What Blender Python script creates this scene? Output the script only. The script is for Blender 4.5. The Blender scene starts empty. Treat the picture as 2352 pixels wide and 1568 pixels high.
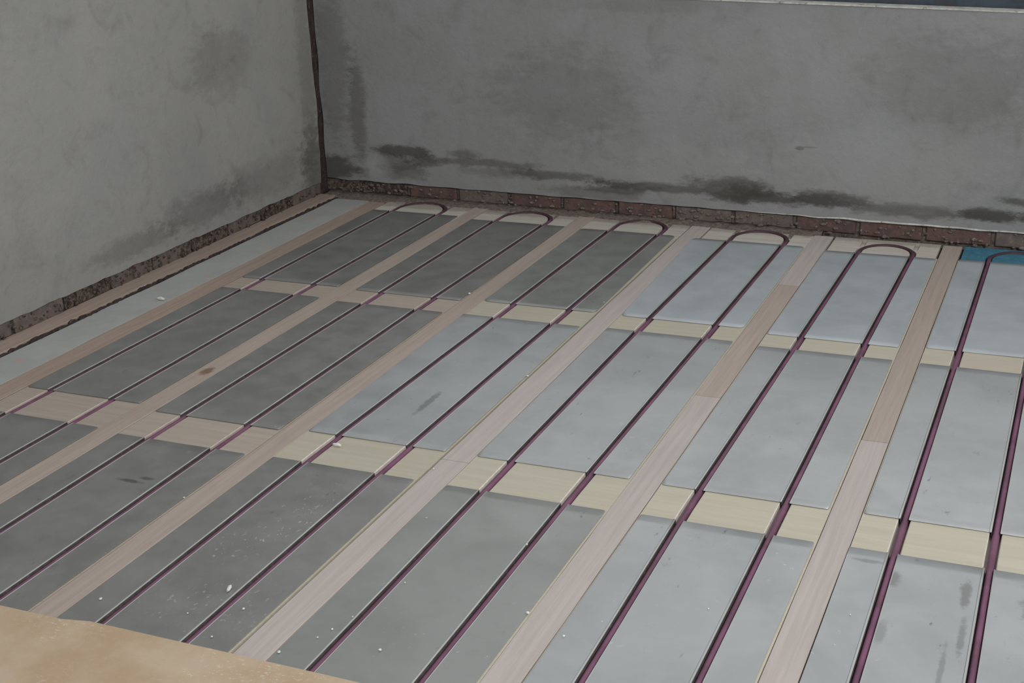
import bpy, bmesh, math, random
from mathutils import Vector, Matrix, noise
random.seed(11)
S = bpy.context.scene
COL = S.collection

# ------------------------------------------------------------------ camera
cam_d = bpy.data.cameras.new('camera'); cam = bpy.data.objects.new('camera', cam_d); COL.objects.link(cam)
cam_d.sensor_fit = 'HORIZONTAL'; cam_d.sensor_width = 36.0; cam_d.lens = 47.418
cam_d.clip_start = 0.05; cam_d.clip_end = 200
rr = Vector((0.9205750430, 0.3890992948, -0.0338131479))
uu = Vector((-0.1044905902, 0.3287816528, 0.9386076611))
ff = Vector((-0.3763287217, 0.8605256322, -0.3433253990))
M = Matrix((rr, uu, -ff)).transposed().to_4x4(); M.translation = (3.4584, -3.5396, 1.7852)
cam.matrix_world = M
S.camera = cam

# ------------------------------------------------------------------ world, lamps, exposure
w = bpy.data.worlds.new('world'); S.world = w; w.use_nodes = True
bg = w.node_tree.nodes['Background']
bg.inputs['Color'].default_value = (0.95, 0.98, 1.0, 1); bg.inputs['Strength'].default_value = 0.45

def area(name, loc, target, size, power, color, shape='DISK'):
    d = bpy.data.lights.new(name, 'AREA'); d.shape = shape; d.size = size; d.energy = power; d.color = color
    o = bpy.data.objects.new(name, d); COL.objects.link(o); o.location = loc
    o.rotation_euler = (Vector(target) - Vector(loc)).to_track_quat('-Z', 'Y').to_euler()
    return o
area('key_light', (5.5, -3.3, 3.5), (2.0, 0.8, 0.0), 0.35, 112, (1.0, 0.98, 0.96))  # unseen key light, added to light the floor from the near right
wl = area('window_daylight', (2.05, 3.25, 1.85), (2.05, 0.6, 0.9), 3.9, 11, (0.985, 0.985, 1.0), 'RECTANGLE')
wl.data.size_y = 1.2

vs = S.view_settings
vs.view_transform = 'Standard'; vs.look = 'None'; vs.exposure = 0.42; vs.gamma = 1.0; vs.use_curve_mapping = False

# ------------------------------------------------------------------ material helpers
def srgb(r, g, b):
    f = lambda c: (c / 255 / 12.92) if c / 255 <= 0.04045 else ((c / 255 + 0.055) / 1.055) ** 2.4
    return (f(r), f(g), f(b), 1)

class N:
    def __init__(s, name):
        s.m = bpy.data.materials.new(name); s.m.use_nodes = True
        s.t = s.m.node_tree; s.b = s.t.nodes['Principled BSDF']
        s.pos = s.t.nodes.new('ShaderNodeNewGeometry').outputs['Position']
    def L(s, a, b): s.t.links.new(a, b)
    def node(s, kind, **k):
        n = s.t.nodes.new(kind)
        for a, v in k.items(): setattr(n, a, v)
        return n
    def scaled(s, sc, src=None):
        n = s.node('ShaderNodeVectorMath', operation='MULTIPLY'); s.L(src or s.pos, n.inputs[0]); n.inputs[1].default_value = sc
        return n.outputs[0]
    def noise(s, scale, detail=4, rough=0.6, vec=None, dist=0.0):
        n = s.node('ShaderNodeTexNoise'); n.inputs['Scale'].default_value = scale; n.inputs['Detail'].default_value = detail
        n.inputs['Roughness'].default_value = rough; n.inputs['Distortion'].default_value = dist
        s.L(vec or s.pos, n.inputs['Vector']); return n.outputs['Fac']
    def ramp(s, fac, lo, hi, a=0.0, b=1.0):
        n = s.node('ShaderNodeMapRange'); n.interpolation_type = 'SMOOTHSTEP'
        s.L(fac, n.inputs['Value']); n.inputs['From Min'].default_value = lo; n.inputs['From Max'].default_value = hi
        n.inputs['To Min'].default_value = a; n.inputs['To Max'].default_value = b; return n.outputs['Result']
    def math(s, op, a, b=None):
        n = s.node('ShaderNodeMath', operation=op)
        for i, v in enumerate((a, b)):
            if v is None: continue
            if isinstance(v, (int, float)): n.inputs[i].default_value = v
            else: s.L(v, n.inputs[i])
        return n.outputs[0]
    def mix(s, fac, a, b):
        n = s.node('ShaderNodeMix', data_type='RGBA')
        if isinstance(fac, (int, float)): n.inputs[0].default_value = fac
        else: s.L(fac, n.inputs[0])
        for i, v in ((6, a), (7, b)):
            if isinstance(v, tuple): n.inputs[i].default_value = v
            else: s.L(v, n.inputs[i])
        return n.outputs[2]
    def blot(s, c, r, soft=0.45, rag=0.5, ns=9.0):
        """an irregular blotch of centre c and radii r, in room coordinates"""
        n = s.node('ShaderNodeVectorMath', operation='SUBTRACT'); s.L(s.pos, n.inputs[0]); n.inputs[1].default_value = c
        n2 = s.scaled(tuple(1.0 / x for x in r), n.outputs[0])
        ln = s.node('ShaderNodeVectorMath', operation='LENGTH'); s.L(n2, ln.inputs[0])
        nn = s.noise(ns, 6, 0.75, vec=s.scaled((1, 1, 2.2)) if ns == 9.0 else None)
        d = s.math('ADD', ln.outputs['Value'], s.math('MULTIPLY', s.math('SUBTRACT', nn, 0.5), rag * (5.5 if ns == 9.0 else 4)))
        return s.ramp(d, 1.0 - soft, 1.0 + soft, 1.0, 0.0)
    def bump(s, h, strength=0.3, dist=0.01):
        n = s.node('ShaderNodeBump'); n.inputs['Strength'].default_value = strength; n.inputs['Distance'].default_value = dist
        s.L(h, n.inputs['Height']); s.L(n.outputs[0], s.b.inputs['Normal'])
    def done(s, col, rough=0.8, metal=0.0, spec=0.4):
        if isinstance(col, tuple): s.b.inputs['Base Color'].default_value = col
        else: s.L(col, s.b.inputs['Base Color'])
        if isinstance(rough, float): s.b.inputs['Roughness'].default_value = rough
        else: s.L(rough, s.b.inputs['Roughness'])
        s.b.inputs['Metallic'].default_value = metal; s.b.inputs['Specular IOR Level'].default_value = spec
        return s.m
    def rnd(s): return s.node('ShaderNodeObjectInfo').outputs['Random']

def render_mat(name, base, dark, cool, blots=(), lights=()):
    n = N(name)
    a = n.ramp(n.noise(1.6, 5, 0.6, dist=0.6), 0.30, 0.72)
    c = n.mix(n.math('MULTIPLY', a, 0.75), base, cool)
    g = n.ramp(n.noise(6.5, 6, 0.65, dist=0.8), 0.50, 0.75)
    c = n.mix(n.math('MULTIPLY', g, 0.35), c, dark)
    sp = n.ramp(n.noise(28, 4, 0.7), 0.60, 0.78)
    c = n.mix(n.math('MULTIPLY', sp, 0.30), c, dark)
    sp = n.ramp(n.noise(17, 4, 0.7, vec=n.scaled((1, 1, 1.6))), 0.62, 0.80)
    c = n.mix(n.math('MULTIPLY', sp, 0.25), c, (0.42, 0.42, 0.41, 1))
    for (cc, r, k) in blots:
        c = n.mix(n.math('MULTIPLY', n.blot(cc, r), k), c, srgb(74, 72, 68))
    for (cc, r, k) in lights:
        c = n.mix(n.math('MULTIPLY', n.blot(cc, r), k), c, srgb(168, 168, 166))
    n.bump(n.noise(22, 7, 0.7), 0.35, 0.012)
    return n.done(c, 0.92, 0, 0.15)

MAT = {}
MAT['left_render'] = render_mat('left_wall_render', srgb(158, 157, 150), srgb(112, 110, 106), srgb(146, 146, 146),
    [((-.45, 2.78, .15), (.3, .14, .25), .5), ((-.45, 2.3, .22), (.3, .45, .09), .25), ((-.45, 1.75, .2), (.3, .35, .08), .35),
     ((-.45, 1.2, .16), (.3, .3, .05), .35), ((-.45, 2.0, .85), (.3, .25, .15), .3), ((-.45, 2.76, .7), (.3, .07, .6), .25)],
    [((-.45, .9, .75), (.3, .5, .45), .22), ((-.45, 2.2, .6), (.3, .3, .28), .20)])
MAT['back_render'] = render_mat('back_wall_render', srgb(140, 140, 139), srgb(106, 105, 103), srgb(152, 152, 154),
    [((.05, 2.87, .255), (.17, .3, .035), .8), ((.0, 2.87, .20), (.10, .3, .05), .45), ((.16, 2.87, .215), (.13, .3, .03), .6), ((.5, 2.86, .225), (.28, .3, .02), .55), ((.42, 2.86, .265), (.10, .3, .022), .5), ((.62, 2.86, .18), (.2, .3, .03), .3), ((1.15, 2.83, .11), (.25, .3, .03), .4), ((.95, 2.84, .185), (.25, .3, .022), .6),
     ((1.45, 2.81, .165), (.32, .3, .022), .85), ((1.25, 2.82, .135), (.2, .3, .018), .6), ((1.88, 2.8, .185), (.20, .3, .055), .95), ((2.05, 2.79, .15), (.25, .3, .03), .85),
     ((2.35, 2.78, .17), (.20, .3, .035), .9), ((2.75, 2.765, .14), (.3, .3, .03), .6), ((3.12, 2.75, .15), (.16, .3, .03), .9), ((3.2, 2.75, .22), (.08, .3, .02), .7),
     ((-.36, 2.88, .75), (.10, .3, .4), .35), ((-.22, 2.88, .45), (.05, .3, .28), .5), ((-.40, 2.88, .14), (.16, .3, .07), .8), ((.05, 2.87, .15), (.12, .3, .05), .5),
     ((1.0, 2.84, .6), (.35, .3, .22), .22), ((2.215, 2.786, .403), (.018, .3, .009), .7), ((2.26, 2.786, .412), (.03, .3, .004), .4), ((2.9, 2.76, .75), (.4, .3, .2), .25), ((1.4, 2.82, 1.05), (.5, .3, .03), .15)],
    [((2.6, 2.77, .35), (.5, .3, .16), .22), ((-.12, 2.88, .17), (.08, .3, .05), .35), ((1.65, 2.81, .27), (.3, .3, .12), .2), ((2.2, 2.79, .75), (.6, .3, .2), .14)])

def mottled(name, a, b, c3, scale=30, rough=0.9, bump=0.5):
    n = N(name)
    c = n.mix(n.ramp(n.noise(scale, 5, 0.7), 0.38, 0.62), a, b)
    c = n.mix(n.ramp(n.noise(scale * 1.9, 4, 0.7, vec=n.scaled((1, 1.1, .9))), 0.56, 0.68), c, c3)
    n.bump(n.noise(scale * 2, 5, 0.7), bump, 0.01)
    return n.done(c, rough, 0, 0.2)
MAT['brick'] = mottled('dusty_red_brick', srgb(112, 88, 84), srgb(92, 78, 75), srgb(118, 102, 96), 22)
MAT['brick_dirty'] = mottled('mortar_smeared_brick', srgb(118, 106, 100), srgb(102, 94, 90), srgb(130, 120, 114), 20)
MAT['brick_black'] = mottled('grimy_dark_brick', srgb(70, 58, 54), srgb(122, 110, 102), srgb(52, 42, 40), 38, bump=0.9)
MAT['mortar'] = mottled('grey_mortar', srgb(120, 112, 104), srgb(92, 84, 78), srgb(142, 134, 126), 40)
MAT['dark_gap'] = mottled('dark_crack_and_slot', srgb(70, 60, 58), srgb(58, 50, 48), srgb(96, 88, 84), 22)  # dark brown crack backing; on the slot lumps it paints shade
MAT['lip'] = mottled('pale_plaster_lip', srgb(206, 206, 198), srgb(180, 180, 174), srgb(140, 136, 130), 14)
MAT['rubble'] = mottled('mortar_rubble', srgb(140, 128, 120), srgb(112, 100, 94), srgb(160, 150, 142), 46, bump=0.9)
MAT['subfloor'] = mottled('dark_subfloor', srgb(72, 62, 56), srgb(58, 50, 46), srgb(84, 74, 66), 12)

def wood(name, a, b, knot, sc=(60, 2.2, 60), rnd=0.25, blots=()):
    n = N(name)
    g = n.noise(1.0, 6, 0.65, vec=n.scaled(sc), dist=0.4)
    c = n.mix(n.ramp(g, 0.32, 0.68), a, b)
    k = n.ramp(n.noise(2.6, 5, 0.7), 0.55, 0.75)
    c = n.mix(n.math('MULTIPLY', k, 0.5), c, knot)
    hv = n.node('ShaderNodeHueSaturation'); n.L(c, hv.inputs['Color'])
    n.L(n.ramp(n.rnd(), 0, 1, 1 - rnd, 1 + rnd), hv.inputs['Value']); c = hv.outputs['Color']
    for (cc, r, kk, colr) in blots:
        c = n.mix(n.math('MULTIPLY', n.blot(cc, r, ns=30), kk), c, colr)
    n.bump(g, 0.15, 0.002)
    return n.done(c, 0.7, 0, 0.25)
MAT['batten'] = wood('raw_batten_wood', srgb(192, 182, 177), srgb(180, 170, 165), srgb(188, 172, 160), rnd=0.05)
MAT['batten_warm'] = wood('warm_batten_wood', srgb(184, 170, 160), srgb(172, 158, 148), srgb(172, 152, 136), rnd=0.05,
    blots=[((.545, .29, 0), (.02, .035, .1), .8, srgb(120, 92, 62))])
MAT['edge_plank'] = wood('brown_edge_plank', srgb(176, 158, 146), srgb(160, 142, 130), srgb(182, 170, 162), rnd=0.04)
MAT['panel'] = wood('pale_panel_wood', srgb(194, 188, 170), srgb(186, 179, 162), srgb(190, 174, 160), sc=(2.5, 50, 60), rnd=0.05)
MAT['panel_warm'] = wood('tan_panel_wood', srgb(182, 170, 158), srgb(172, 160, 148), srgb(176, 162, 152), sc=(2.5, 50, 60), rnd=0.04)
MAT['head'] = wood('greyish_head_board', srgb(206, 202, 192), srgb(190, 182, 172), srgb(194, 172, 160), sc=(2.5, 50, 60), rnd=0.05,
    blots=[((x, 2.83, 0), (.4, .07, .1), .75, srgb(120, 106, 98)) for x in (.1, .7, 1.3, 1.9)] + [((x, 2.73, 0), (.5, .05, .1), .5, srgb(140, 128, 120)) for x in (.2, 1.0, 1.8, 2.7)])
MAT['head_blue'] = mottled('blue_head_board', srgb(74, 130, 152), srgb(66, 116, 138), srgb(90, 146, 164), 20, 0.6, 0.1)
MAT['chipboard'] = (lambda n: (n.bump(n.noise(90, 4, 0.7), 0.15, 0.002), n.done(
    n.mix(n.ramp(n.noise(60, 4, 0.8, vec=n.scaled((1, 1.8, 1))), 0.55, 0.66),
          n.mix(n.ramp(n.noise(4.5, 5, 0.65), 0.35, 0.65), srgb(196, 176, 152), srgb(184, 160, 132)),
          n.mix(n.ramp(n.noise(3, 3), .42, .6), srgb(190, 168, 142), srgb(214, 200, 184))), 0.75, 0, 0.25))[1])(N('chipboard'))

def metal(name, base, scuff, dark, blots=(), rough=0.42, seed=0.0, scuff_amt=0.35, dark_amt=0.4, metallic=0.82, flecks=()):
    n = N(name)
    off = n.node('ShaderNodeVectorMath', operation='ADD'); n.L(n.pos, off.inputs[0]); off.inputs[1].default_value = (seed, seed * 2, 0)
    P = off.outputs[0]
    c = n.mix(n.ramp(n.noise(3.2, 5, 0.6, vec=P, dist=0.5), 0.35, 0.7), base, tuple(x * 0.88 for x in base[:3]) + (1,))
    s1 = n.math('MULTIPLY', n.ramp(n.noise(34, 4, 0.75, vec=P), 0.63, 0.76), n.ramp(n.noise(2.3, 3, 0.6, vec=P), 0.48, 0.62))
    c = n.mix(n.math('MULTIPLY', s1, scuff_amt * 2), c, scuff)
    s2 = n.math('MULTIPLY', n.ramp(n.noise(18, 4, 0.7, vec=n.scaled((1.6, .7, 1), P)), 0.62, 0.76), n.ramp(n.noise(2.0, 3, 0.6, vec=n.scaled((1.3, .9, 1), P)), 0.45, 0.6))
    c = n.mix(n.math('MULTIPLY', s2, dark_amt * 2), c, dark)
    for (cc, r, k) in blots:
        c = n.mix(n.math('MULTIPLY', n.blot(cc, r, ns=22, rag=.7), k), c, dark)
    fl = n.ramp(n.noise(60, 3, 0.7, vec=n.scaled((1.4, .8, 1))), 0.60, 0.70)
    for (cc, r, k) in flecks:
        c = n.mix(n.math('MULTIPLY', n.math('MULTIPLY', n.blot(cc, r, ns=8, rag=.4), fl), k), c, scuff)
    r = n.ramp(n.noise(9, 4, 0.6, vec=P), 0.3, 0.7, rough - 0.06, rough + 0.08)
    n.bump(n.noise(7, 3, 0.5, vec=P), 0.12, 0.004)
    return n.done(c, r, metallic, 0.5)
MAT['alu_dark'] = metal('dim_reflection_aluminium', srgb(170, 170, 168), srgb(225, 228, 226), srgb(120, 120, 116),  # dim reflections of the left plates put into a darker base colour
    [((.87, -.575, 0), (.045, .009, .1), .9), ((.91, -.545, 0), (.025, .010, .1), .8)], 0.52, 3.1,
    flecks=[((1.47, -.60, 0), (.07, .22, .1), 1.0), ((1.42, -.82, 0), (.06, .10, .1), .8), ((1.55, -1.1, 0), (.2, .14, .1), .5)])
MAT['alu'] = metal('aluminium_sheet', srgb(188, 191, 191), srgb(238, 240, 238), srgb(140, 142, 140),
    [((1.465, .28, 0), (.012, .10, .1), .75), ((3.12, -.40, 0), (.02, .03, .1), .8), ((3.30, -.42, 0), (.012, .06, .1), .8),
     ((3.31, -.62, 0), (.008, .07, .1), .7), ((3.28, -.78, 0), (.006, .10, .1), .6), ((3.13, -.66, 0), (.012, .05, .1), .5), ((3.05, -.33, 0), (.04, .008, .1), .6), ((3.47, -.42, 0), (.035, .10, .1), .9), ((2.34, .2, 0), (.012, .03, .1), .4)], 0.50, 0.0, 0.5, 0.6, metallic=0.62)  # the blot at the rightmost plate edge paints a dark reflection
MAT['alu_mid'] = metal('scuffed_aluminium', srgb(174, 176, 173), srgb(240, 242, 240), srgb(124, 124, 120), [], 0.50, 5.5, 0.6, 0.5, metallic=0.74)  # scuffs on a base toned between the dim and bright reflections
MAT['alu_pale'] = metal('bright_reflection_aluminium', srgb(190, 197, 201), srgb(226, 230, 230), srgb(150, 152, 152), [], 0.52, 8.5, 0.3, 0.3, metallic=0.32)  # brightness of the far right plates put into a paler base
MAT['channel_inside'] = mottled('shaded_channel_inside', srgb(84, 78, 76), srgb(70, 66, 64), srgb(98, 94, 92), 30, 0.7, 0.05)  # shade in the gap beside the pipe, put into the colour
MAT['channel_lip'] = metal('highlight_channel_lip', srgb(186, 188, 186), srgb(226, 228, 226), srgb(150, 150, 148), [], 0.5, 2.2, 0.3, 0.3, metallic=0.3)  # highlight along the folded edge, painted as a brighter metal
MAT['cut_darker'] = mottled('darker_cut_panel_edge', srgb(200, 188, 176), srgb(188, 176, 166), srgb(206, 196, 186), 30, 0.8, 0.05)  # darker groove edge for the two left bays
MAT['cut'] = mottled('fresh_cut_panel_edge', srgb(222, 214, 204), srgb(210, 200, 190), srgb(236, 232, 226), 30, 0.8, 0.05)
MAT['galv'] = mottled('dusty_grey_sheet', srgb(178, 180, 176), srgb(170, 172, 170), srgb(184, 168, 158), 5, 0.6, 0.1)
def pipe_mat():
    n = N('purple_plastic_pipe')
    c = n.mix(n.ramp(n.noise(5, 4, 0.6), 0.4, 0.6), srgb(126, 82, 107), srgb(106, 70, 89))
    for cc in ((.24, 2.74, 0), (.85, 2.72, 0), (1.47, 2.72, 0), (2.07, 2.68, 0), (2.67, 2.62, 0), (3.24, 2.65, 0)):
        bl = n.blot(cc, (.19, .13, .2), .35, .35, 14); c = n.mix(n.math('MULTIPLY', bl, .8), c, srgb(58, 46, 44))  # far loops coloured darker, standing in for the light's falloff
    return n.done(c, 0.5, 0, 0.3)
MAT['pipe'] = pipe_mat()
MAT['chip'] = mottled('white_plaster', srgb(235, 235, 230), srgb(220, 220, 214), srgb(240, 240, 236), 50)
MAT['frame'] = mottled('dark_window_frame', srgb(74, 82, 92), srgb(64, 70, 78), srgb(80, 70, 70), 8, 0.5, 0.05)
def glass_mat():
    m = bpy.data.materials.new('window_glass'); m.use_nodes = True; t = m.node_tree; t.nodes.clear()
    o = t.nodes.new('ShaderNodeOutputMaterial'); mx = t.nodes.new('ShaderNodeMixShader'); fr = t.nodes.new('ShaderNodeFresnel')
    fr.inputs[0].default_value = 1.45
    a = t.nodes.new('ShaderNodeBsdfTransparent'); b = t.nodes.new('ShaderNodeBsdfGlossy'); b.inputs['Roughness'].default_value = 0.02
    t.links.new(fr.outputs[0], mx.inputs[0]); t.links.new(a.outputs[0], mx.inputs[1]); t.links.new(b.outputs[0], mx.inputs[2]); t.links.new(mx.outputs[0], o.inputs[0])
    return m
MAT['glass'] = glass_mat()

# ------------------------------------------------------------------ mesh helpers
def mesh_obj(name, verts, faces, mat, parent=None, smooth=False):
    me = bpy.data.meshes.new(name); me.from_pydata(verts, [], faces); me.update()
    bm = bmesh.new(); bm.from_mesh(me); bmesh.ops.recalc_face_normals(bm, faces=bm.faces); bm.to_mesh(me); bm.free()
    me.materials.append(mat)
    if smooth:
        for p in me.polygons: p.use_smooth = True
    o = bpy.data.objects.new(name, me); COL.objects.link(o)
    if parent: o.parent = parent
    return o
def bm_obj(name, bm, mat, parent=None, smooth=False):
    me = bpy.data.meshes.new(name); bmesh.ops.recalc_face_normals(bm, faces=bm.faces); bm.to_mesh(me); bm.free(); me.materials.append(mat)
    if smooth:
        for p in me.polygons: p.use_smooth = True
    o = bpy.data.objects.new(name, me); COL.objects.link(o)
    if parent: o.parent = parent
    return o
def tag(o, label=None, cat=None, group=None, kind=None):
    if label: o['label'] = label
    if cat: o['category'] = cat
    if group: o['group'] = group
    if kind: o['kind'] = kind
    return o
def box_bm(x0, x1, y0, y1, z0, z1, bev=0.0, seg=1):
    bm = bmesh.new(); bmesh.ops.create_cube(bm, size=1)
    for v in bm.verts:
        v.co = Vector((x0 + (v.co.x + .5) * (x1 - x0), y0 + (v.co.y + .5) * (y1 - y0), z0 + (v.co.z + .5) * (z1 - z0)))
    if bev: bmesh.ops.bevel(bm, geom=bm.edges[:], offset=bev, segments=seg, affect='EDGES')
    return bm
def box(name, x0, x1, y0, y1, z0, z1, mat, parent=None, bev=0.0):
    return bm_obj(name, box_bm(x0, x1, y0, y1, z0, z1, bev), mat, parent)
def grid_slab(name, P, nu, nv, thick_dir, mat, parent=None, smooth=False):
    """P(u,v) front surface, extruded by thick_dir into a closed slab"""
    vs_, fs = [], []
    for k in (0, 1):
        for j in range(nv + 1):
            for i in range(nu + 1):
                p = P(i / nu, j / nv); vs_.append(tuple(Vector(p) + Vector(thick_dir) * k))
    W = nu + 1; T = W * (nv + 1)
    for j in range(nv):
        for i in range(nu):
            a = j * W + i; fs.append((a, a + 1, a + 1 + W, a + W)); fs.append((T + a, T + a + W, T + a + 1 + W, T + a + 1))
    for i in range(nu):
        fs.append((i, T + i, T + i + 1, i + 1)); b = nv * W + i; fs.append((b, b + 1, T + b + 1, T + b))
    for j in range(nv):
        a = j * W; fs.append((a, a + W, T + a + W, T + a)); a += nu; fs.append((a, T + a, T + a + W, a + W))
    return mesh_obj(name, vs_, fs, mat, parent, smooth)

# ------------------------------------------------------------------ room shell
XW = -0.45
def YB(x): return 2.875 - 0.04 * x              # face of the back wall, which runs slightly out of square
WH = 3.0
def nz(*a): return noise.noise(Vector(a))

# left wall: render slab stopping 7 cm above the floor, ragged at its foot and at the corner crack
def PL(u, v):
    y = -4.6 + u * (2.835 + 4.6); z = 0.070 + v * (WH - 0.070)
    if v == 0: z += 0.006 * nz(y * 9, 3, 1) + 0.003 * nz(y * 31, 3, 1)
    if u == 1: y += 0.012 * nz(z * 5, 7, 2) + 0.006 * nz(z * 19, 1, 2) - (0.03 * max(0, 1 - z / .25))
    if u > .99: y += 0.03 * max(0, (z - .5)) * -.8
    x = XW + 0.004 * nz(y * 1.5, z * 1.5, 4)
    return (x, y, z)
wall_left = grid_slab('wall_left', PL, 260, 70, (-0.12, 0, 0), MAT['left_render'], None, False)
tag(wall_left, kind='structure')
xs_open0, xs_open1, z_sill, z_head = -0.05, 4.2, 1.067, 2.35
def ZS(x): return 1.074 - 0.024 * (x - 2.313)        # the sill falls slightly to the right
def PB(x0, x1, z0, z1, foot):
    def f(u, v):
        x = x0 + u * (x1 - x0); za = ZS(x) if z0 == z_sill else z0; zb = ZS(x) if z1 == z_sill else z1; z = za + v * (zb - za)
        if v == 0 and foot: z += 0.005 * nz(x * 8, 3, 9) + 0.002 * nz(x * 33, 3, 9)
        xx = x
        if u == 0 and x0 < -.4: xx += 0.006 * nz(z * 6, 2, 5)
        return (xx, YB(x) + 0.003 * nz(x * 1.5, z * 1.5, 14), z)
    return f
wall_back = grid_slab('wall_back', PB(-0.452, 4.6, 0.079, z_sill, True), 240, 30, (0, 0.2, 0), MAT['back_render'])
tag(wall_back, kind='structure')
grid_slab('wall_pier', PB(-0.452, xs_open0, z_sill, WH, False), 20, 30, (0, 0.2, 0), MAT['back_render'], wall_back)
grid_slab('wall_pier', PB(xs_open1, 4.6, z_sill, WH, False), 8, 30, (0, 0.2, 0), MAT['back_render'], wall_back)
grid_slab('lintel', PB(xs_open0, xs_open1, z_head, WH, False), 60, 10, (0, 0.2, 0), MAT['back_render'], wall_back)
# masonry behind the render
wb = box('core_masonry', -0.46, 4.6, 3.06, 3.16, -0.04, 1.0, MAT['mortar'], wall_back)
def PBm(u, v):
    x = -0.56 + u * 5.16; return (x, YB(x) + 0.022, -0.03 + v * 0.12)
grid_slab('mortar_bed', PBm, 60, 1, (0, 0.1, 0), MAT['mortar'], wall_back)
def PLm(u, v): return (XW - 0.022, -4.6 + u * 7.55, -0.03 + v * 0.11)
grid_slab('mortar_bed', PLm, 60, 1, (-0.08, 0, 0), MAT['mortar'], wall_left)
# corner crack backing
def PC(u, v):
    z = 0.0 + v * WH; return (XW - 0.016 + 0.008 * nz(z * 14, u * 3, 6) + .012 * u, 2.74 + u * 0.21, z)
crack = grid_slab('corner_crack', PC, 6, 160, (-0.03, 0, 0), MAT['dark_gap'], wall_left)

# bricks showing in the bare band at the foot of both walls
def brick_mesh(L, H, D, seed):
    bm = box_bm(-L / 2, L / 2, 0, D, 0, H, 0.004)
    bmesh.ops.subdivide_edges(bm, edges=[e for e in bm.edges if e.calc_length() > L * .6], cuts=4)
    for v in bm.verts: v.co += Vector((nz(v.co.x * 30, seed, 1), nz(v.co.x * 30, seed, v.co.z * 40), nz(v.co.x * 30, seed + 5, 2))) * 0.004
    me = bpy.data.meshes.new('brick'); bm.to_mesh(me); bm.free(); return me
bmeshes = []
for k in range(4):
    row = []
    for mt in ('brick', 'brick_dirty', 'brick_black'):
        me = brick_mesh(0.285, 0.066, 0.05, k * 7.3); me.materials.append(MAT[mt]); row.append(me)
    bmeshes.append(row)
ang = math.atan(-0.04)
k = 0
x = -0.545 + 0.305 / 2
while x < 4.4:
    if x < .1: mt = 2
    elif (x > .68 and x < 1.5) or (x > 2.3 and x < 3.1) or (x > .2 and x < .5): mt = 0
    else: mt = 1
    o = bpy.data.objects.new('brick', bmeshes[k % 4][mt]); COL.objects.link(o); o.parent = wall_back
    o.location = (x, YB(x) + 0.006 + random.uniform(-.003, .003), 0.006 + random.uniform(-.002, .002)); o.rotation_euler = (0, 0, ang)
    x += 0.305; k += 1
y = -1.9
while y < 2.75:
    mt = 2 if random.random() < .75 else 1
    o = bpy.data.objects.new('brick', bmeshes[k % 4][mt]); COL.objects.link(o); o.parent = wall_left
    o.location = (XW - 0.006 + random.uniform(-.004, .004), y, 0.004); o.rotation_euler = (0, 0, math.pi / 2)
    y += 0.305; k += 1
# crumbs of mortar stuck in the bare band
def lump(bm, c, r, seed):
    g = bmesh.ops.create_icosphere(bm, subdivisions=1, radius=1)
    for v in g['verts']:
        d = v.co.copy(); v.co = Vector(c) + Vector((d.x * r[0], d.y * r[1], d.z * r[2])) * (1 + .35 * nz(d.x * 2 + seed, d.y * 2, d.z * 2))
bm = bmesh.new()
for i in range(330):
    yy = random.uniform(-.6, 2.8); s = random.uniform(.003, .009)
    lump(bm, (XW + random.uniform(-.008, .006), yy, random.uniform(.004, .066)), (s * .7, s * random.uniform(.8, 2.0), s), i)
tag(bm_obj('mortar_crumbs', bm, MAT['brick_black'], wall_left), kind='stuff')
bm = bmesh.new()
for i in range(200):
    xx = random.uniform(-.4, 3.6); s = random.uniform(.003, .009)
    lump(bm, (xx, YB(xx) + random.uniform(-.012, .006), random.uniform(.0, .07)), (s * random.uniform(.8, 2.4), s * .7, s), i + 400)
tag(bm_obj('mortar_crumbs', bm, MAT['rubble'], wall_back), kind='stuff')
# the pale bead along the foot of the render
def bead(name, x0, x1, rad, n, parent, mat, zz=0.079):
    vs_, fs = [], []
    K = 6
    for i in range(n + 1):
        xx = x0 + (x1 - x0) * i / n; r = rad * (0.75 + .5 * nz(xx * 3, 8, 8) + .2 * nz(xx * 17, 8, 8)) * min(1, .25 + 2.5 * min(i, n - i) / n)
        z0 = zz + 0.005 * nz(xx * 8, 3, 9)
        for q in range(K):
            a = 2 * math.pi * q / K; vs_.append((xx, YB(xx) - 0.002 + r * math.cos(a), z0 + r * math.sin(a)))
    for i in range(n):
        for q in range(K):
            fs.append((i * K + q, i * K + (q + 1) % K, (i + 1) * K + (q + 1) % K, (i + 1) * K + q))
    fs.append(tuple(range(K))); fs.append(tuple(n * K + q for q in range(K)))
    return mesh_obj(name, vs_, fs, mat, parent, True)
bead('plaster_bead', 1.85, 4.4, 0.0064, 160, wall_back, MAT['lip'])
bead('plaster_bead', -.42, 1.9, 0.0034, 160, wall_back, MAT['back_render'])

# window above the frame of the photograph: sill lip and dark bottom rail show at the top right
win = bpy.data.objects.new('window_1', None); COL.objects.link(win); tag(win, kind='structure')
win.location = (0, 0, 0)
def strip(name, x0, x1, dy0, dy1, z0, z1, mat):
    def P(u, v):
        xx = x0 + u * (x1 - x0); k = ZS(xx) - z_sill; a = z0 + (k if z0 < 1.5 else 0); b = z1 + (k if z1 < 1.5 else 0)
        return (xx, YB(xx) + dy0, a + v * (b - a))
    return grid_slab(name, P, 4, 1, (0, dy1 - dy0, 0), mat, win)
strip('window_sill', xs_open0, xs_open1, -0.006, 0.08, z_sill - 0.006, z_sill + 0.001, MAT['lip'])
strip('window_frame', xs_open0, xs_open1, 0.09, 0.15, z_sill + .001, z_sill + 0.09, MAT['frame'])
strip('window_frame', xs_open0, xs_open1, 0.09, 0.15, z_head - 0.07, z_head, MAT['frame'])
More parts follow.
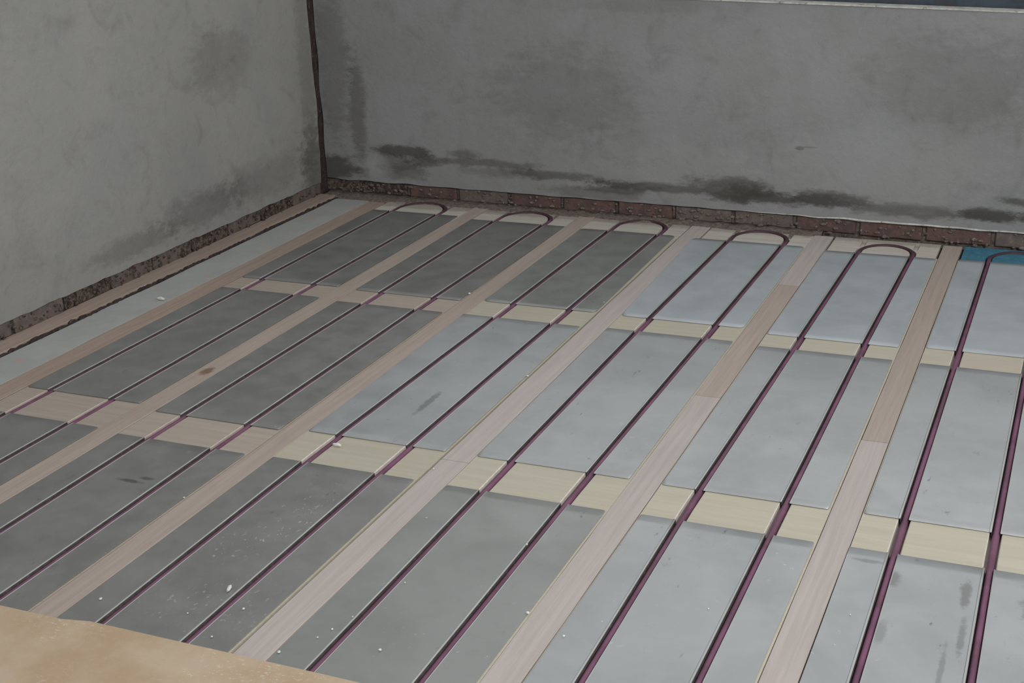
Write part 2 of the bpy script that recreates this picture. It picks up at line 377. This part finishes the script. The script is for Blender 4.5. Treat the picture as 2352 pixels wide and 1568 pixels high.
for xx in (xs_open0, 1.3, 2.7, xs_open1 - .06):
    strip('window_mullion', xx, xx + .06, 0.09, 0.15, z_sill + 0.09, z_head - 0.07, MAT['frame'])
for a, b in ((xs_open0 + .06, 1.3), (1.36, 2.7), (2.76, xs_open1 - .06)):
    strip('pane', a, b, 0.118, 0.122, z_sill + 0.09, z_head - 0.07, MAT['glass'])

# ------------------------------------------------------------------ floor
floor = box('floor', -0.6, 4.6, -4.6, 3.1, -0.14, -0.034, MAT['subfloor']); tag(floor, kind='structure')
TB = -0.033                                                    # underside of boards and battens
def plank(name, x0, x1, y0, y1, z1, mat, jit=0.0012, seed=0, bev=0.0015):
    n = max(2, int((y1 - y0) / .12)); vs_, fs = [], []
    prof = lambda a, b: [(a, TB), (b, TB), (b, z1 - bev), (b - bev, z1), (a + bev, z1), (a, z1 - bev)]
    for i in range(n + 1):
        yy = y0 + (y1 - y0) * i / n
        a = x0 + jit * nz(yy * 3, seed, 1) * 2; b = x1 + jit * nz(yy * 3, seed, 7) * 2
        vs_ += [(px, yy, pz) for px, pz in prof(a, b)]
    for i in range(n):
        for q in range(6):
            fs.append((i * 6 + q, i * 6 + (q + 1) % 6, (i + 1) * 6 + (q + 1) % 6, (i + 1) * 6 + q))
    fs.append(tuple(range(6))); fs.append(tuple(n * 6 + q for q in range(6)))
    return mesh_obj(name, vs_, fs, mat, floor)
battens = [  # x0, x1, joints, far end, materials
    (-.114, -.012, [], 2.74, ['edge_plank']),
    (.506, .590, [], 2.78, ['batten_warm']),
    (1.106, 1.190, [], 2.77, ['batten_warm']),
    (1.708, 1.800, [-.12], 2.75, ['batten', 'batten']),
    (2.313, 2.402, [.63, 1.93], 2.73, ['batten', 'batten_warm', 'batten']),
    (2.905, 2.988, [.437], 2.72, ['batten', 'batten_warm']),
    (3.506, 3.600, [], 2.72, ['batten_warm'])]
for i, (a, b, js, ye, mats) in enumerate(battens):
    ys = [-3.4] + js + [ye]
    for q in range(len(ys) - 1):
        plank('batten', a, b, ys[q] + (.0015 if q else 0), ys[q + 1] - .0015, 0.0015 + random.uniform(0, .001), MAT[mats[q]], seed=i * 5 + q)
plank('edge_plank', XW - .01, -.352, -3.4, 2.81, 0.006, MAT['edge_plank'], jit=.004, seed=31)
plank('edge_board', -.325, -.122, -3.4, 2.76, -0.001, MAT['galv'], jit=.004, seed=41)

# dark lumps filling the slot, painting the shadow line beside the edge plank
bm = bmesh.new()
for i in range(420):
    yy = -1.0 + 3.78 * i / 420 + random.uniform(-.01, .01); s_ = random.uniform(.008, .016)
    lump(bm, (-.341 + random.uniform(-.010, .010), yy, random.uniform(-.010, -.002)), (s_ * .9, s_ * 1.7, s_ * .7), i + 900)
tag(bm_obj('slot_shade_lumps', bm, MAT['dark_gap'], floor), kind='stuff')
# pipes: x of the left and right run at four stations along the bay
YS = (-1.27, -.2, 1.25, 2.5)
PX = [((.105, .105, .107, .107), (.378, .377, .375, .378)),
      ((.722, .714, .722, .722), (.985, .972, .975, .990)),
      ((1.318, 1.308, 1.330, 1.345), (1.572, 1.569, 1.578, 1.597)),
      ((1.923, 1.922, 1.925, 1.945), (2.185, 2.180, 2.195, 2.205)),
      ((2.530, 2.521, 2.538, 2.553), (2.778, 2.775, 2.776, 2.792)),
      ((3.108, 3.104, 3.110, 3.116), (3.350, 3.344, 3.349, 3.368))]
def px(b, s, y):
    t = PX[b][s]
    if y <= YS[0]: return t[0]
    for i in range(3):
        if y <= YS[i + 1]: return t[i] + (t[i + 1] - t[i]) * (y - YS[i]) / (YS[i + 1] - YS[i])
    return t[3]
PLX = [(0.0, .498), (.597, 1.096), (1.195, 1.694), (1.806, 2.306), (2.409, 2.897), (2.995, 3.494)]
LOOPC = [2.655, 2.627, 2.632, 2.596, 2.532, 2.562]
HEADY = [2.80, 2.785, 2.775, 2.76, 2.736, 2.735]

# grooved boards, one to a bay, with a head board carrying the turning groove
def grooved(b):
    x0, x1 = PLX[b][0] - .004, PLX[b][1] + .006
    ys = [-3.4, -2.4, -1.27, -.75, -.2, .5, 1.25, 1.9, 2.50]
    hw, dp, r = .0160, .0235, .0025
    vs_, fs = [], []
    for yy in ys:
        a, c = px(b, 0, yy), px(b, 1, yy); pr = [(x0, TB), (x0, 0)]
        for m in (a, c): pr += [(m - hw - r, 0), (m - hw, -r), (m - hw, -dp + .005), (m - hw + .005, -dp), (m + hw - .005, -dp), (m + hw, -dp + .005), (m + hw, -r), (m + hw + r, 0)]
        pr += [(x1, 0), (x1, TB)]; K = len(pr); vs_ += [(p, yy, z) for p, z in pr]
    for i in range(len(ys) - 1):
        for q in range(K): fs.append((i * K + q, i * K + (q + 1) % K, (i + 1) * K + (q + 1) % K, (i + 1) * K + q))
    fs.append(tuple(range(K))); fs.append(tuple((len(ys) - 1) * K + q for q in range(K)))
    o = mesh_obj('grooved_board', vs_, fs, MAT['panel_warm' if b < 2 else 'panel'], floor)
    o.data.materials.append(MAT['cut_darker' if b < 2 else 'cut'])
    for p in o.data.polygons:
        if abs(p.normal.x) > .5 and x0 + .02 < p.center.x < x1 - .02: p.material_index = 1
    return o
for b in range(6): grooved(b)

def sweep_rect(path, hw, z0, z1):
    bm = bmesh.new(); rings = []
    for i, p in enumerate(path):
        a = path[max(0, i - 1)]; c = path[min(len(path) - 1, i + 1)]; t = Vector((c[0] - a[0], c[1] - a[1])).normalized(); nn = Vector((-t.y, t.x))
        q = [(p[0] + nn.x * hw * s, p[1] + nn.y * hw * s, z) for s, z in ((-1, z0), (1, z0), (1, z1), (-1, z1))]
        rings.append([bm.verts.new(v) for v in q])
    for i in range(len(rings) - 1):
        for k in range(4): bm.faces.new((rings[i][k], rings[i][(k + 1) % 4], rings[i + 1][(k + 1) % 4], rings[i + 1][k]))
    bm.faces.new(rings[0]); bm.faces.new(rings[-1]); bmesh.ops.recalc_face_normals(bm, faces=bm.faces)
    me = bpy.data.meshes.new('cutter'); bm.to_mesh(me); bm.free(); return me
def loop_path(b, n=28, y_start=2.5):
    a, c = px(b, 0, 3), px(b, 1, 3); R = (c - a) / 2; cx = (a + c) / 2; cy = LOOPC[b]
    pts = [(a, y_start + (cy - y_start) * t / 3) for t in range(3)]
    for i in range(n + 1):
        t = math.pi * (1 - i / n); pts.append((cx + R * math.cos(t), cy + R * math.sin(t)))
    pts += [(c, y_start + (cy - y_start) * t / 3) for t in (2, 1, 0)]
    return pts
for b in range(6):
    x0, x1 = PLX[b][0] - .004, PLX[b][1] + .006
    h = box('head_board', x0 + (.007 if b > 2 else 0), x1 - (.010 if b == 4 else 0), 2.5015, HEADY[b], TB, -0.0005, MAT['head_blue' if b == 5 else 'head'], floor, 0.0015)
    if b == 5: h['label'] = 'blue head board by the back wall'
    cuts = [sweep_rect(loop_path(b, y_start=2.47), .0145, -.0235, .02)]
    if b < 5:
        cuts += [sweep_rect([(px(b, s, 3), 2.6), (px(b, s, 3) + .001, HEADY[b] + (.02 if b < 2 else -.02))], .012, -.012, .02) for s in (0, 1)]
    for me in cuts:
        co = bpy.data.objects.new('cutter', me); COL.objects.link(co)
        md = h.modifiers.new('cut', 'BOOLEAN'); md.object = co; md.operation = 'DIFFERENCE'; md.solver = 'EXACT'
        bpy.context.view_layer.update()
        dg = bpy.context.evaluated_depsgraph_get(); new = bpy.data.meshes.new_from_object(h.evaluated_get(dg))
        h.modifiers.clear(); h.data = new; bpy.data.objects.remove(co)

# loose mortar and dust heaped along the foot of the back wall
def PR(u, v):
    xx = -.44 + u * 2.78; y0 = 2.735 - .02 * xx + .016 * nz(xx * 7, 4, 4); y1 = YB(xx) + .012
    z = (-.012, .003, .006, .014)[int(round(v * 3))] + (.006 * nz(xx * 16, v * 5, 3) + .004 * nz(xx * 45, v * 9, 3)) * (1 if v > 0 else 0)
    return (xx, y0 + (y1 - y0) * v, z)
tag(grid_slab('mortar_dust', PR, 300, 3, (0, 0, -.018), MAT['rubble'], floor, True), kind='stuff')

# ------------------------------------------------------------------ aluminium heat plates
PZ = 0.0032; TH = 0.0013
def grid_strip(bm, xa, xb, y0, y1, ra, rb, warp, seed):
    """one flat strip of the plate between xa(y) and xb(y); ra/rb = corner radius on that side"""
    us = [0, .004, .012, .03, .1, .25, .5, .75, .9, .97, .988, .996, 1]
    ny = 26; rows = []
    for u in us:
        col = []
        for j in range(ny + 1):
            yy = y0 + (y1 - y0) * j / ny; xl, xr_ = xa(yy), xb(yy); xx = xl + (xr_ - xl) * u
            dl, dr = xx - xl, xr_ - xx; cut = 0
            for d, r in ((dl, ra), (dr, rb)):
                if r > 0 and d < r: cut = max(cut, r - math.sqrt(max(0, r * r - (r - d) ** 2)))
            yy2 = min(max(yy, y0 + cut), y1 - cut)
            z = PZ + warp * (nz(xx * 3.1, yy2 * 2.1, seed) + .4 * nz(xx * 9, yy2 * 6, seed))
            col.append(bm.verts.new((xx, yy2, z)))
        rows.append(col)
    for i in range(len(us) - 1):
        for j in range(ny):
            try: bm.faces.new((rows[i][j], rows[i + 1][j], rows[i + 1][j + 1], rows[i][j + 1]))
            except ValueError: pass
HWC = .0124
def make_plate(b, y0, y1, mat, corner, warp, skew, seed, label):
    x0, x1 = PLX[b]
    A = lambda y: px(b, 0, y); B = lambda y: px(b, 1, y)
    e0 = lambda y: x0 + skew[0] * (y - y0) / (y1 - y0); e1 = lambda y: x1 + skew[1] * (y - y0) / (y1 - y0)
    ct = Vector(((x0 + x1) / 2, (y0 + y1) / 2, 0))
    o = bpy.data.objects.new('heat_plate', None); COL.objects.link(o); o.location = ct
    for nm, fa, fb, ra, rb in (('side_flange', e0, lambda y: A(y) - HWC, corner, 0), ('middle_web', lambda y: A(y) + HWC, lambda y: B(y) - HWC, 0, 0),
                               ('side_flange', lambda y: B(y) + HWC, e1, 0, corner)):
        bm = bmesh.new()
        grid_strip(bm, fa, fb, y0, y1, ra, rb, warp, seed)
        bmesh.ops.dissolve_degenerate(bm, edges=bm.edges, dist=1e-6)
        for v in bm.verts: v.co -= ct
        c = bm_obj(nm, bm, MAT[mat], o, True)
        md = c.modifiers.new('sheet', 'SOLIDIFY'); md.thickness = TH; md.offset = -1
        for p in c.data.polygons:
            if p.normal.z < 0: p.flip()
    tag(o, label, 'metal plate', 'aluminium heat plates between the battens')
    # the two channels that clip round the pipe
    for F in (A, B):
        prof = [(-HWC - .0052, -.0004), (-HWC - .0036, .0013), (-HWC - .0012, .0015), (-HWC + .0010, .0002)]
        prof += [(-HWC + .0012, -.010)] + [(-(HWC - .0012) * math.cos(t), -.010 - .0105 * math.sin(t)) for t in [math.pi * k / 8 for k in range(1, 8)]] + [(HWC - .0012, -.010)]
        prof += [(HWC - .0010, .0002), (HWC + .0004, .0008), (HWC + .0014, -.0004)]
        vs_, fs = [], []; ny = 16; K = len(prof)
        for j in range(ny + 1):
            yy = y0 + (y1 - y0) * j / ny
            zz = PZ + warp * (nz(F(yy) * 3.1, yy * 2.1, seed) + .4 * nz(F(yy) * 9, yy * 6, seed))
            vs_ += [(F(yy) + q[0] - ct.x, yy - ct.y, zz + q[1]) for q in prof]
        for j in range(ny):
            for q in range(K - 1): fs.append((j * K + q, j * K + q + 1, (j + 1) * K + q + 1, (j + 1) * K + q))
        c = mesh_obj('pipe_channel', vs_, fs, MAT[mat], o, True)
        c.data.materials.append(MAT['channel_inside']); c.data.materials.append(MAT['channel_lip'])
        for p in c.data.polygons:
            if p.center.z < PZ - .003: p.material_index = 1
            elif p.center.z > PZ - .001: p.material_index = 2
        md = c.modifiers.new('sheet', 'SOLIDIFY'); md.thickness = .0008; md.offset = 0
bayw = ['first bay from left', 'second bay from left', 'third bay from left', 'fourth bay from left', 'fifth bay from left', 'rightmost bay']
# y0, y1 of each plate, from near row to far row
rows = {0: [(-1.50, y) for y in (-.268, -.290, -.280, -.282, -.272, -.268)],
        1: [(-.049, 1.186), (-.090, 1.164), (-.066, 1.170), (-.066, 1.185), (-.070, 1.166), (-.062, 1.165)],
        2: [(1.342, 2.588), (1.325, 2.550), (1.350, 2.535), (1.343, 2.522), (1.306, 2.490), (1.332, 2.508)]}
look = [['dull dark grey', 'dark grey with a small black smear', 'dark grey whitish scuffed', 'mid grey with speckled scuffs', 'pale grey smooth', 'pale whitish dark-streaked'],
        ['dull dark grey', 'dull dark grey', 'two-tone dark and light grey', 'mid grey', 'pale grey', 'pale grey'],
        ['dull dark grey', 'dull dark grey', 'dark grey round-cornered', 'light bluish grey round-cornered', 'light bluish grey', 'light bluish grey']]
rown = ['nearest row', 'middle row', 'far row']
for r in range(3):
    for b in range(6):
        y0, y1 = rows[r][b]
        sk = {(0, 5): (-.005, 0), (1, 2): (-.008, 0), (2, 2): (.004, -.012), (2, 3): (-.03, 0), (0, 0): (.02, 0), (2, 1): (-.004, .012)}.get((r, b), (0, 0))
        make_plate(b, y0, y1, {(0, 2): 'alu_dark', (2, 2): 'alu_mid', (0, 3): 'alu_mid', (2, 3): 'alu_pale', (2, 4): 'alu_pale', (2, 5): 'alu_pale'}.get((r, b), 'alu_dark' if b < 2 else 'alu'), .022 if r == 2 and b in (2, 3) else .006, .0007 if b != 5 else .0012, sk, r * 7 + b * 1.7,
                   '%s plate, %s, %s' % (look[r][b], rown[r], bayw[b]))

# ------------------------------------------------------------------ pipes
RP, ZP = .0098, -.0092
def make_pipe(b, label):
    pts = []
    for yy in (-3.3, -2.4, -1.8, -1.27, -1.0, -.75, -.5, -.28, -.06, .2, .5, .8, 1.18, 1.32, 1.7, 2.1): pts.append((px(b, 0, yy) + .0013, yy, ZP))
    lp = loop_path(b); n = len(lp)
    for i, (xx, yy) in enumerate(lp): pts.append((xx + .0013, yy, ZP + .0075 * math.sin(math.pi * i / (n - 1))))
    for yy in reversed((-3.3, -2.4, -1.8, -1.27, -1.0, -.75, -.5, -.28, -.06, .2, .5, .8, 1.18, 1.32, 1.7, 2.1)): pts.append((px(b, 1, yy) + .0013, yy, ZP))
    K = 14; vs_, fs = [], []
    for i, p in enumerate(pts):
        p = Vector(p); t = (Vector(pts[min(i + 1, len(pts) - 1)]) - Vector(pts[max(i - 1, 0)])).normalized()
        s = t.cross(Vector((0, 0, 1))).normalized(); u = s.cross(t)
        for q in range(K):
            a = 2 * math.pi * q / K; vs_.append(tuple(p + s * RP * math.cos(a) + u * RP * math.sin(a)))
    for i in range(len(pts) - 1):
        for q in range(K): fs.append((i * K + q, i * K + (q + 1) % K, (i + 1) * K + (q + 1) % K, (i + 1) * K + q))
    fs.append(tuple(range(K))); fs.append(tuple((len(pts) - 1) * K + q for q in range(K)))
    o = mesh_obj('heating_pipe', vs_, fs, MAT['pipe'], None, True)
    tag(o, label, 'pipe', 'purple heating pipe loops in the floor')
for b in range(6):
    make_pipe(b, 'purple heating pipe looping back at the wall, ' + ['first bay beside the left wall', 'second bay from the left wall', 'third bay from the left wall',
              'fourth bay from the left wall', 'fifth bay from the left wall', 'bay with the blue head board'][b])

# ------------------------------------------------------------------ chipboard sheet at the near edge
def sheet():
    x0, x1, y0, y1 = -.30, 4.3, -3.3, -1.297
    bm = bmesh.new(); n = 60; top, bot = [], []
    rim = [(x0 + (x1 - x0) * i / n, (y1 - .018 * max(0, 1 - abs(x0 + (x1 - x0) * i / n - 1.0) / 2) * (1 if x0 + (x1 - x0) * i / n < 1.25 else .0)) + .0012 * nz(i * .7, 1, 1)) for i in range(n + 1)] + [(x1, y0), (x0, y0)]
    t = [bm.verts.new((a, c, .022)) for a, c in rim]; d = [bm.verts.new((a, c, .0064)) for a, c in rim]
    bm.faces.new(t); bm.faces.new(d[::-1])
    for i in range(len(rim)): bm.faces.new((t[i], t[(i + 1) % len(rim)], d[(i + 1) % len(rim)], d[i]))
    o = bm_obj('chipboard_sheet', bm, MAT['chipboard'])
    tag(o, 'light brown chipboard sheet lying over the near ends of plates and pipes', 'board')
sheet()

# ------------------------------------------------------------------ plaster crumbs
crumbs = [(1.245, -1.18, .0055), (1.533, -1.025, .008), (1.623, -1.094, .004), (1.622, -1.231, .004), (1.815, -1.233, .0055), (1.884, -1.101, .004), (1.869, -1.145, .0035),
          (2.039, -1.142, .005), (2.307, -.870, .006), (2.428, -.937, .0045), (1.703, .603, .006), (1.104, 1.409, .008), (2.172, -.547, .004), (1.903, -1.033, .003),
          (1.50, -1.16, .003), (1.35, -.146, .011), (-.155, .95, .014), (1.10, -.62, .004), (2.72, -.70, .003), (3.05, -.61, .003), (1.72, -.20, .004), (1.95, -.84, .003)]
for i, (cx, cy, s) in enumerate(crumbs):
    bm = bmesh.new(); el = (1.0, 2.6) if i in (1,) else ((2.2, .7) if i in (15, 16) else (1, 1.1))
    lump(bm, (0, 0, s * .5), (s * el[0] * .8, s * el[1] * .8, s * .6), i * 3.1)
    o = bm_obj('plaster_crumb', bm, MAT['chip']); z = PZ if -.01 < cx else 0
    if i in (1,): o.rotation_euler = (0, 0, .3)
    o.location = (cx, cy, z + .001)
    near = {0: 'near dark plate of the second bay, close to its right edge' , 0: 'dark near plate, third bay, beside its left batten', 2: 'third bay near plate, right of the white splinter', 3: 'third bay near plate by the chipboard edge',
            4: 'fourth bay near plate by the chipboard edge, left side', 5: 'fourth bay near plate left of the pipe', 6: 'fourth bay near plate between chipboard and pipe', 7: 'fourth bay near plate right of the left pipe',
            8: 'batten between fourth and fifth bays', 9: 'near plate of the fifth bay beside its left batten', 12: 'right-hand pipe of the fourth bay, near row',
            13: 'fourth bay near plate touching the left pipe', 14: 'third bay near plate left of the white splinter', 17: 'near dark plate of the second bay, right edge',
            18: 'fifth bay near plate, between its two pipes', 19: 'rightmost bay near plate, left of the pipes', 20: 'batten between third and fourth bays', 21: 'fourth bay near plate, left pipe, farthest up'}
    lab = {1: 'elongated white plaster splinter on the dark near plate in the third bay', 15: 'flat white plaster chip on the wooden seam of the third bay',
           16: 'largest white plaster crumb on the grey edge board by the left wall', 11: 'white crumb on the second batten, between the far row plates',
           10: 'white crumb at the right edge of the two-tone middle plate'}.get(i, 'tiny white plaster crumb on ' + near.get(i, 'the near plates').replace('near plate', 'nearest plate'))
    tag(o, lab, 'crumb', 'white plaster crumbs on the floor')
